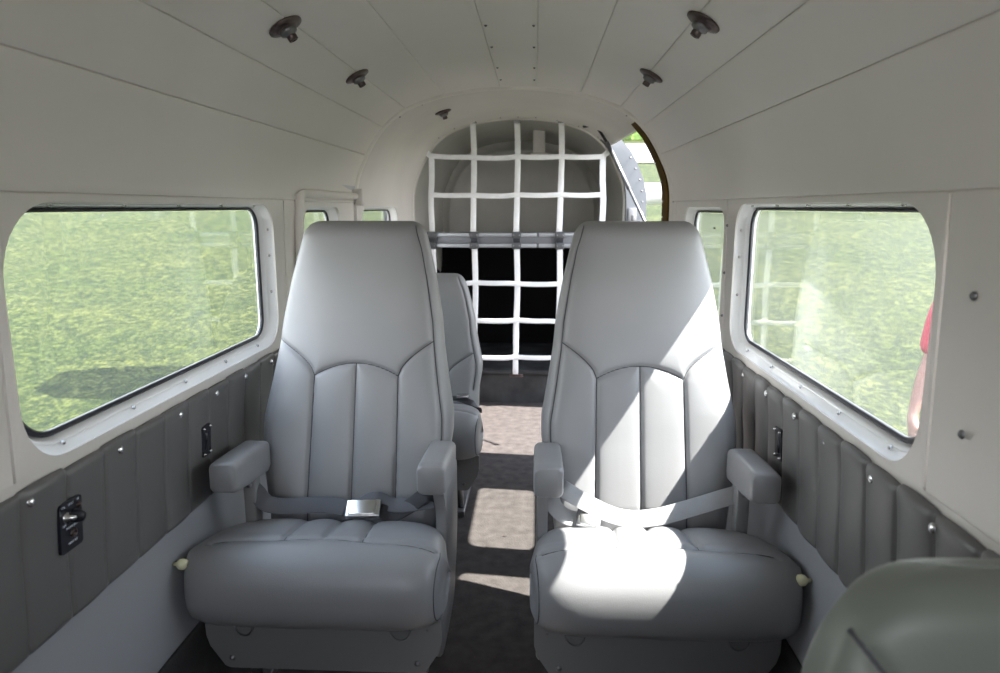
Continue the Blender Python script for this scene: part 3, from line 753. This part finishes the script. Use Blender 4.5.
def make_seat(cx, mir, label, dy=0.0, low=0.0, zt=1.045, group='grey leather cabin seats', rear=False):
    """mir=+1: aisle is on +x side of the seat"""
    root = thing('cabin_seat', (cx, 1.45+dy, 0.0), label, 'seat', group)
    rf = rows_front()
    pr = [(.29+(z-.29)*(zt-low-.29)/(zt-.29), y, (max(w, .228) if z < .6 else w), t) for z, y, w, t in rf] if low else rf
    zt2 = zt-low
    Z = [p[0] for p in pr]; Wd = [p[2] for p in pr]
    wat = float(np.interp(.672-low+.080, Z, Wd))*.975
    SM = back_seams(wat, zt2, -low)
    es = []
    for z in np.linspace(.40, zt2-.012, 50):
        es.append((float(np.interp(z, Z, Wd))*.905 - .10*max(0, (z-(zt2-.06)))**1.0*1.2, z))
    SM.append([(x, z) for x, z in es])
    b = make_back(root, cx, mir, pr, zt2, SM, 0, dy, (LEATHER, THREAD))
    make_cushion(root, cx, mir, 0, dy, (LEATHER, THREAD))
    # front fairing plate under the cushion with cut corners
    fy = 1.305+dy
    poly = [(-.250, .242), (.250, .242), (.250, .19), (.244, .165), (.215, .118), (.205, .113), (-.205, .113), (-.215, .118), (-.244, .165), (-.250, .19)]
    o = MB().prism(poly, lambda a, z: Vector((cx+a, fy+(.242-z)*.05, z)), lambda a, z: Vector((cx+a, fy+.012+(.242-z)*.05, z))).build('front_fairing', SHELLM, root, smooth=False)
    for a, z in ((-.222, .218), (.222, .218), (-.198, .137), (.198, .137)): screw((cx+a, fy+.004, z), (0, -1, 0), o, .0055, m=STEEL)
    for a in (-.165, .165):
        P = [Vector((cx+a+.020*math.cos(t), fy-.004, .219-.024*math.sin(t))) for t in np.linspace(0, math.pi, 12)]
        MB().tube(P, .0022, 6).build('tie_down_ring', STEEL, o)
    # seat pan and pedestal
    MB().box((cx-.235, 1.33+dy, .205), (cx+.235, 1.62+dy, .245), .01).build('seat_pan', SHELLM, root)
    pd = MB()
    for a in (-.17, .17):
        for yy in (1.36, 1.58):
            pd = MB().tube([(cx+a, yy+dy, .215), (cx+a*1.05, yy+.02+dy, .02)], .012, 10); pd.build('leg', STEEL, root)
        MB().box((cx+a*1.05-.016, 1.34+dy, 0.0), (cx+a*1.05+.016, 1.68+dy, .022), .003).build('floor_rail', STEEL, root)
    # outboard armrest on a post
    armrest(root, cx, -mir, .190, .254, 1.375, 1.575, dy)
    xo = .205
    o = MB().box((cx-mir*xo-.014, 1.465+dy, .22), (cx-mir*xo+.014, 1.50+dy, .50), .004).build('armrest_post', SHELLM, root)
    screw((cx-mir*xo, 1.464+dy, .462), (0, -1, 0), o, .006, m=STEEL)
    # aisle armrest with its side shell
    if not rear: armrest(root, cx, mir, .190, .254, 1.385, 1.60, dy)
    if rear: return root
    poly = [(1.40, .49), (1.64, .47), (1.67, .42), (1.665, .30), (1.62, .20), (1.56, .13), (1.36, .12), (1.345, .20), (1.40, .24), (1.445, .30), (1.45, .40), (1.425, .45)]
    poly = [tuple(q) for q in crom(poly+[poly[0]], 4)][:-1]
    xi, xj = .222, .246
    MB().prism(poly, lambda a, z: Vector((cx+mir*xj, a+dy, z)), lambda a, z: Vector((cx+mir*xi, a+dy, z)))
    mb = MB(); n = len(poly); cyy = sum(p[0] for p in poly)/n; czz = sum(p[1] for p in poly)/n
    R = []
    for x, k in ((xi, .97), (xi+.003, 1.0), (xj-.006, 1.0), (xj-.001, .975), (xj, .94)):
        R.append([Vector((cx+mir*x, dy+cyy+(a-cyy)*k, czz+(z-czz)*k)) for a, z in poly])
    mb.loft(R); smooth_angle(mb.build('side_shell', LEATHER, root), 50)
    return root
make_seat(-.343, 1, 'grey leather cabin seat on the left, fully shaded, dark belt across it')
make_seat(.349, -1, 'grey leather cabin seat on the right, crossed by slanting bands of sunlight')
make_seat(-.343, 1, 'lower grey leather seat mostly hidden behind the shaded left seat', dy=.97, low=.225, rear=True)

# cockpit seat, close to the camera
root = thing('cockpit_seat', (.47, .40, 0.0), 'green grey leather seat in the right foreground, only its rounded top showing', 'seat')
pr = [(.30, .36, .135, .10), (.45, .40, .138, .10), (.60, .44, .150, .10), (.70, .47, .153, .09), (.80, .49, .152, .08)]
inn = [(-.122, .755), (-.108, .738), (-.090, .715), (-.070, .682), (-.054, .645), (-.040, .60), (-.034, .50), (-.034, .32)]
inn2 = [(-a, b) for a, b in inn]
make_back(root, .465, 1, pr, .801, [[tuple(q) for q in crom(inn, 4)], [tuple(q) for q in crom(inn2, 4)]], 0, 0, (LEATHER_G, THREAD), rc=.145, rt=.035, bolster=0, nu=150, dzr=.005, pillow=.004)
mb = MB(); mb.box((.29, -.10, .25), (.60, .42, .36), .04, 5); mb.build('cushion', LEATHER_G, root)
mb = MB(); mb.box((.31, -.05, 0.0), (.58, .38, .26), .01); mb.build('pedestal', SHELLM, root)

# cream knobs between cushion and side wall
for sx, lb in ((-1, 'cream plastic knob between the left seat cushion and the side wall'), (1, 'cream plastic knob between the right seat cushion and the side wall')):
    mb = MB().lathe([(0, -.013), (.007, -.012), (.0105, -.006), (.0115, 0), (.0105, .006), (.007, .010), (.004, .012), (.004, .018), (0, .018)], (sx*.620, 1.288, .362), (sx, 0, 0), 18)
    o = mb.build('knob_stop', CREAM, None, True, (sx*.620, 1.288, .362)); tag(o, lb, 'knob', 'cream seat knobs')

# ------------------------------------------------------------------ seat belts
def buckle(root, p, ang, tilt, s=1.0):
    mtx = Matrix.Translation(p) @ Matrix.Rotation(ang, 4, 'Y') @ Matrix.Rotation(tilt, 4, 'X')
    bm = MB(); bm.box((-.030*s, -.022, -.006), (.030*s, .022, .008), .004, 3, mtx); o = bm.build('buckle', CHROME, root)
    bm = MB(); bm.box((-.024*s, -.019, .007), (.022*s, .019, .012), .003, 2, mtx); bm.build('latch_plate', CHROME, o)
    return o
def strap(root, pts, w, m, upv, name='strap', t=.0022):
    return MB().tube(crom(pts, 7), 0, flat=(w, t, upv)).build(name, m, root)
t = thing('seat_belt', (-.343, 1.52, .40), 'dark grey lap belt with bright metal buckle lying along the left seat crease', 'seat belt', 'lap belts')
upv = Vector((0, -.75, .65))
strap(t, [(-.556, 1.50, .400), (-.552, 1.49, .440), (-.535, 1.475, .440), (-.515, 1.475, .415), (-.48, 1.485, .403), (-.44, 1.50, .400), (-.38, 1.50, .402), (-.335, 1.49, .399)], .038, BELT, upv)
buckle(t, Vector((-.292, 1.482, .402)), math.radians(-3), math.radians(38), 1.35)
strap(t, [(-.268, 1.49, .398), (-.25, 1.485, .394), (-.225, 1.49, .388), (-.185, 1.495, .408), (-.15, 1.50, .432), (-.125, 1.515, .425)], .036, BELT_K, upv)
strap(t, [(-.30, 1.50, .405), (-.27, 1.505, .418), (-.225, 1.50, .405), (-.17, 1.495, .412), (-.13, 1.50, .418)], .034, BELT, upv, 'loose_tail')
t = thing('seat_belt', (.349, 1.52, .40), 'light grey lap belt draped in a sagging curve across the right seat', 'seat belt', 'lap belts')
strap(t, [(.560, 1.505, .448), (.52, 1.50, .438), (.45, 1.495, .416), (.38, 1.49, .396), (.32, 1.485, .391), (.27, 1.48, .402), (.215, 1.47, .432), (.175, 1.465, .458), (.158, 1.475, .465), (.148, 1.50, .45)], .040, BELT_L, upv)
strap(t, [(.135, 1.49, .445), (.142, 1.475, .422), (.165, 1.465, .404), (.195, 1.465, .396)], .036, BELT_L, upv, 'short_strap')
buckle(t, Vector((.218, 1.462, .398)), math.radians(12), math.radians(40), .9)
t = thing('seat_belt', (-.13, 2.45, .42), 'black belt end with metal tip lying on the rear left seat', 'seat belt', 'lap belts')
strap(t, [(-.22, 2.47, .392), (-.18, 2.44, .398), (-.14, 2.42, .392), (-.115, 2.42, .380), (-.11, 2.45, .345)], .034, BELT_K, (0, -.3, .95))
MB().box((-.185, 2.425, .402), (-.14, 2.455, .414), .003).build('buckle', CHROME, t)

# ------------------------------------------------------------------ cargo nets and rail
NY = 3.72
def nx(px): return .095+(px-536)/700*NY*1.0
def net_upper():
    t = thing('cargo_net', (0, NY, .93), 'upper white webbing cargo net closing the tail above the metal rail', 'cargo net', 'cargo nets')
    U = (0, 1, 0); xs = [-.452, -.231, -.004, .222, .439]; w = .030
    for i, x in enumerate(xs):
        if i in (0, 4):
            q = -1 if i == 0 else 1
            strap(t, [(x+q*.012*0, NY, .945), (x+q*.004, NY, 1.10), (x-q*.002, NY, 1.22), (x-q*.003, NY, 1.345)], w, WEB, U, 'strap')
            strap(t, [(x-q*.004, NY-.002, 1.335), (x+q*.014, NY-.002, 1.350), (x+q*.032, NY-.002, 1.368)], w*.9, WEB, U, 'anchor_strap')
            MB().box((x+q*.030-.010, NY-.006, 1.362), (x+q*.030+.010, NY+.006, 1.376), .003).build('anchor_clip', STEEL, t)
        else:
            strap(t, [(x-.004, NY, .945), (x, NY, 1.15), (x+.003, NY, 1.34), (x-.001, NY, 1.505)], w, WEB, U, 'strap')
            MB().box((x-.018, NY-.006, 1.502), (x+.018, NY+.008, 1.516), .003).build('anchor_clip', STEEL, t)
    for z in (1.335, 1.143):
        P = []
        for i in range(len(xs)-1):
            a, b = xs[i], xs[i+1]
            for q in (0, .25, .5, .75): P.append((a+(b-a)*q, NY-.004, z-.004*math.sin(q*math.pi)-.003*(i == 1)+(.006 if z > 1.2 and i == 0 else 0)*(1-q)))
        P.append((xs[-1], NY-.004, z)); strap(t, P, w*.85, WEB, U, 'cross_strap')
    return t
def net_lower():
    t = thing('cargo_net', (0, NY, .2), 'lower white webbing cargo net hanging below the metal rail over the black locker', 'cargo net', 'cargo nets')
    U = (0, 1, 0); xs = [-.450, -.228, -.004, .222, .440]; w = .030
    for i, x in enumerate(xs):
        zb = .175 if i == 2 else .27
        strap(t, [(x, NY, .865), (x+.004, NY, .65), (x-.002, NY, .45), (x-.005, NY, zb)], w, WEB, U, 'strap')
    MB().box((-.04, NY-.004, .166), (.032, NY+.006, .182), .003).build('anchor_clip', BRONZE, t)
    for z in (.680, .478, .278):
        P = []
        for i in range(len(xs)-1):
            a, b = xs[i], xs[i+1]
            for q in (0, .25, .5, .75): P.append((a+(b-a)*q, NY-.004, z-.003*math.sin(q*math.pi)+.003*math.sin(i*2+z*9)))
        P.append((xs[-1], NY-.004, z)); strap(t, P, w*.85, WEB, U, 'cross_strap')
net_upper(); net_lower()
t = thing('net_rail', (0, 3.75, .87), 'horizontal aluminium rail across the tail, joining the upper and lower nets', 'rail')
o = MB().box((-.545, 3.742, .868), (.545, 3.762, .948), .002).build('web_plate', ALU_D, t)
MB().box((-.545, 3.730, .925), (.100, 3.745, .945), .002).box((.112, 3.730, .925), (.545, 3.745, .945), .002).build('upper_flange', ALU, t)
MB().box((-.545, 3.730, .868), (.100, 3.745, .888), .002).box((.112, 3.730, .868), (.545, 3.745, .888), .002).build('lower_flange', ALU, t)
for x in (-.455, -.230, -.005, .222, .443):
    MB().box((x-.018, 3.715, .895), (x+.018, 3.741, .919), .002).build('link', RUBBER, t)
    for z0, z1 in ((.918, .952), (.862, .896)):
        o = MB().box((x-.024, 3.708, z0), (x+.024, 3.731, z1), .004).build('net_fitting', FITTING, t)
        for q in (-.015, .015): screw((x+q, 3.708, (z0+z1)/2), (0, -1, 0), o, .003)

# ------------------------------------------------------------------ outside: sloping lawn (tail-dragger stands nose up), road, hedge
G0, GS = -1.45, .194
def gz(y): return G0+GS*y
def slab(x0, x1, y0, y1, lift, m, name, nx_=2, ny_=2):
    V = []; Fc = []
    for i in range(ny_+1):
        for k in range(nx_+1):
            x = x0+(x1-x0)*k/nx_; y = y0+(y1-y0)*i/ny_; V.append((x, y, gz(y)+lift))
    for i in range(ny_):
        for k in range(nx_): a = i*(nx_+1)+k; Fc.append((a, a+1, a+nx_+2, a+nx_+1))
    return obj(name, V, Fc, m, None, smooth=True)
struct(slab(-90, 90, -60, 90, 0, GRASS, 'floor_lawn'))
struct(slab(-90, 90, 18.7, 23.0, .03, ROAD, 'floor_road'))

# tailplane of this aircraft
tp = thing('tailplane', (0, 6.3, 1.2), 'white horizontal tailplane of the aircraft, seen through the open cargo doorway', 'tailplane')
def foil(x, c, yl, tk, zc):
    out = []
    for k in range(24):
        a = 2*math.pi*k/24; cc = .5+.5*math.cos(a); yy = yl+c*(1-cc); th_ = tk*(.30*math.sqrt(max(0, 1-cc))*2.2*(cc**.6)+.02)
        out.append(Vector((x, yy, zc+(1 if math.sin(a) >= 0 else -1)*abs(math.sin(a))**.8*tk/2)))
    return out
mb = MB(); mb.loft([foil(.45, .85, 5.0, .17, 1.175), foil(1.0, .80, 5.05, .16, 1.175), foil(2.6, .6, 5.15, .13, 1.175), foil(2.9, .35, 5.3, .05, 1.175)]); mb.build('stabiliser', SKINPAINT, tp)
mb = MB(); mb.loft([foil(-.45, .85, 5.0, .17, 1.175), foil(-1.0, .80, 5.05, .16, 1.175), foil(-2.6, .6, 5.15, .13, 1.175), foil(-2.9, .35, 5.3, .05, 1.175)]); mb.build('stabiliser', SKINPAINT, tp)

# hedge of bushes beyond the road
def bush(x, y, R, label):
    rnd = random.Random(int(x*13+y)); V = []; Fc = []
    base = gz(y-R)
    for _ in range(900):
        th_ = rnd.uniform(0, 2*math.pi); ph = math.acos(rnd.uniform(-.05, 1)); q = R*(rnd.uniform(.75, 1.05))*(1+.15*math.sin(5*th_+x))
        c = Vector((x+q*math.sin(ph)*math.cos(th_), y+q*.8*math.sin(ph)*math.sin(th_), base+R*.15+q*.9*math.cos(ph)))
        n = Vector((rnd.gauss(0, 1), rnd.gauss(0, 1), rnd.gauss(0, 1))).normalized(); a = n.orthogonal().normalized()*R*.09; b = n.cross(a).normalized()*R*.06
        k = len(V); V += [c-a, c+b, c+a, c-b]; Fc.append((k, k+1, k+2, k+3))
    root = thing('bush', (x, y, base), label, 'bush', 'bushes beyond the road')
    obj('foliage', V, Fc, LEAF, root, smooth=False)
    MB().tube([(x, y, base-.1), (x, y, base+R*.7)], R*.08, 8).build('stem', BROWN, root)
    V = []
    mbx = MB(); R_ = []
    for i in range(9):
        ph = math.pi*.5*i/8; R_.append([Vector((x+R*.8*math.cos(ph)*math.cos(2*math.pi*k/16), y+R*.65*math.cos(ph)*math.sin(2*math.pi*k/16), base+R*.3*0+R*1.05*math.sin(ph)+.02)) for k in range(16)])
    mbx.loft(R_, cap=False).build('inner_foliage', LEAF, root)
bush(3.4, 25.6, 1.7, 'leafy green bush beyond the road, the left one through the doorway')
bush(7.4, 26.0, 1.9, 'leafy green bush beyond the road, the rightmost through the cargo doorway')

# ------------------------------------------------------------------ person standing outside the right window
def person():
    px_, py_ = 2.265, 3.45; g = gz(py_)
    root = thing('person', (px_, py_, g), 'person in a red shirt outside the right window, bare forearm hanging down', 'person')
    def skin_mesh(name, nodes, edges, m, lev=2, rootn=0):
        me = bpy.data.meshes.new(name); me.from_pydata([tuple(Vector(n[0])) for n in nodes], edges, []); me.update()
        o = bpy.data.objects.new(name, me); C.objects.link(o); o.parent = root; me.materials.append(m)
        md = o.modifiers.new('skin', 'SKIN'); md.use_smooth_shade = True
        for i, n in enumerate(nodes):
            rr = n[1] if isinstance(n[1], tuple) else (n[1], n[1]); me.skin_vertices[0].data[i].radius = rr
            me.skin_vertices[0].data[i].use_root = (i == rootn)
        s = o.modifiers.new('sub', 'SUBSURF'); s.levels = lev; s.render_levels = lev
        return o
    # facing -y / -x; x to the viewer's right; local coordinates at the feet
    N = []; E = []
    def a(p, rr, par=None):
        N.append((p, rr)); 
        if par is not None: E.append((par, len(N)-1))
        return len(N)-1
    pel = a((0, 0, .95), (.15, .10)); w = a((0, 0, 1.10), (.14, .095), pel); ch = a((0, -.01, 1.30), (.165, .105), w); nb = a((0, 0, 1.45), (.09, .07), ch)
    nk = a((0, -.005, 1.53), .052, nb); h1 = a((0, -.02, 1.60), (.062, .075), nk); h2 = a((0, -.02, 1.68), (.074, .092), h1); h3 = a((0, -.01, 1.755), (.055, .065), h2)
    for sx in (-1, 1):
        sh = a((sx*.185, 0, 1.42), .058, nb); el = a((sx*.228, .0, 1.13), .042, sh); fo = a((sx*.275, -.03, 1.02), .041, el); wr = a((sx*.335, -.08, .87), (.026, .022), fo)
        pm = a((sx*.345, -.115, .815), (.020, .036), wr)
        for k, (dy, L) in enumerate(((-.030, .070), (-.010, .080), (.010, .076), (.029, .060))):
            f1 = a((sx*.345, -.12+dy, .775), .0085, pm); f2 = a((sx*.339, -.128+dy, .775-L*.55), .008, f1); f3 = a((sx*.327, -.13+dy, .775-L), .007, f2)
        th1 = a((sx*.335, -.155, .810), .010, pm); a((sx*.329, -.175, .775), .0085, th1)
        hp = a((sx*.09, 0, .90), .088, pel); kn = a((sx*.105, -.01, .50), .058, hp); an = a((sx*.11, .02, .09), .040, kn); a((sx*.115, -.12, .04), (.042, .030), an)
    skin_mesh('body', N, E, SKIN, 2)
    N.clear(); E.clear()
    p = a((0, 0, .93), (.175, .125)); q = a((0, 0, 1.10), (.165, .118), p); c = a((0, -.01, 1.30), (.188, .128), q); t2 = a((0, 0, 1.45), (.10, .085), c); a((0, 0, 1.50), (.066, .062), t2)
    for sx in (-1, 1):
        s_ = a((sx*.185, 0, 1.425), .074, t2); a((sx*.222, 0, 1.22), .068, s_); a((sx*.234, -.002, 1.14), .062, len(N)-1)
    skin_mesh('shirt', N, E, SHIRT, 2)
    N.clear(); E.clear()
    p = a((0, 0, .96), (.165, .115)); 
    for sx in (-1, 1):
        h = a((sx*.09, 0, .86), .105, p); k = a((sx*.105, -.01, .50), .078, h); a((sx*.11, .02, .08), .066, k)
    skin_mesh('trousers', N, E, PANTS, 2)
    for sx in (-1, 1):
        MB().box((sx*.115-.048+px_, py_-.19, g), (sx*.115+.048+px_, py_+.07, g+.085), .03, 4).build('shoe', SHOE, root)
    # face and hair
    hc = Vector((px_, py_-.015, g+1.675))
    for sx in (-1, 1):
        MB().lathe([(0, -.012), (.009, -.008), (.012, 0), (.009, .008), (0, .012)], hc+Vector((sx*.032, -.082, .0)), (0, -1, 0), 12).build('eye', WHITE, root)
        MB().lathe([(0, -.010), (.016, -.006), (.022, .0), (.016, .006), (0, .008)], hc+Vector((sx*.076, .005, -.01)), (sx, .2, 0), 12).build('ear', SKIN, root)
    MB().tube([hc+Vector((0, -.085, .005)), hc+Vector((0, -.105, -.025)), hc+Vector((0, -.095, -.035))], [.008, .013, .008], 8).build('nose', SKIN, root)
    MB().tube([hc+Vector((-.022, -.086, -.062)), hc+Vector((0, -.094, -.064)), hc+Vector((.022, -.086, -.062))], .006, 8).build('mouth', SHIRT, root)
    R = []
    for i in range(10):
        ph = math.pi*(.0+.56*i/9); R.append([hc+Vector((.084*math.sin(ph)*math.cos(t), .012+.098*math.sin(ph)*math.sin(t)*(1.0), .015+.098*math.cos(ph)+(.03*max(0, -math.sin(t))*math.sin(ph)))) for t in np.linspace(0, 2*math.pi, 24, endpoint=False)])
    MB().loft(R, cap=False).build('hair', HAIR, root)
person()
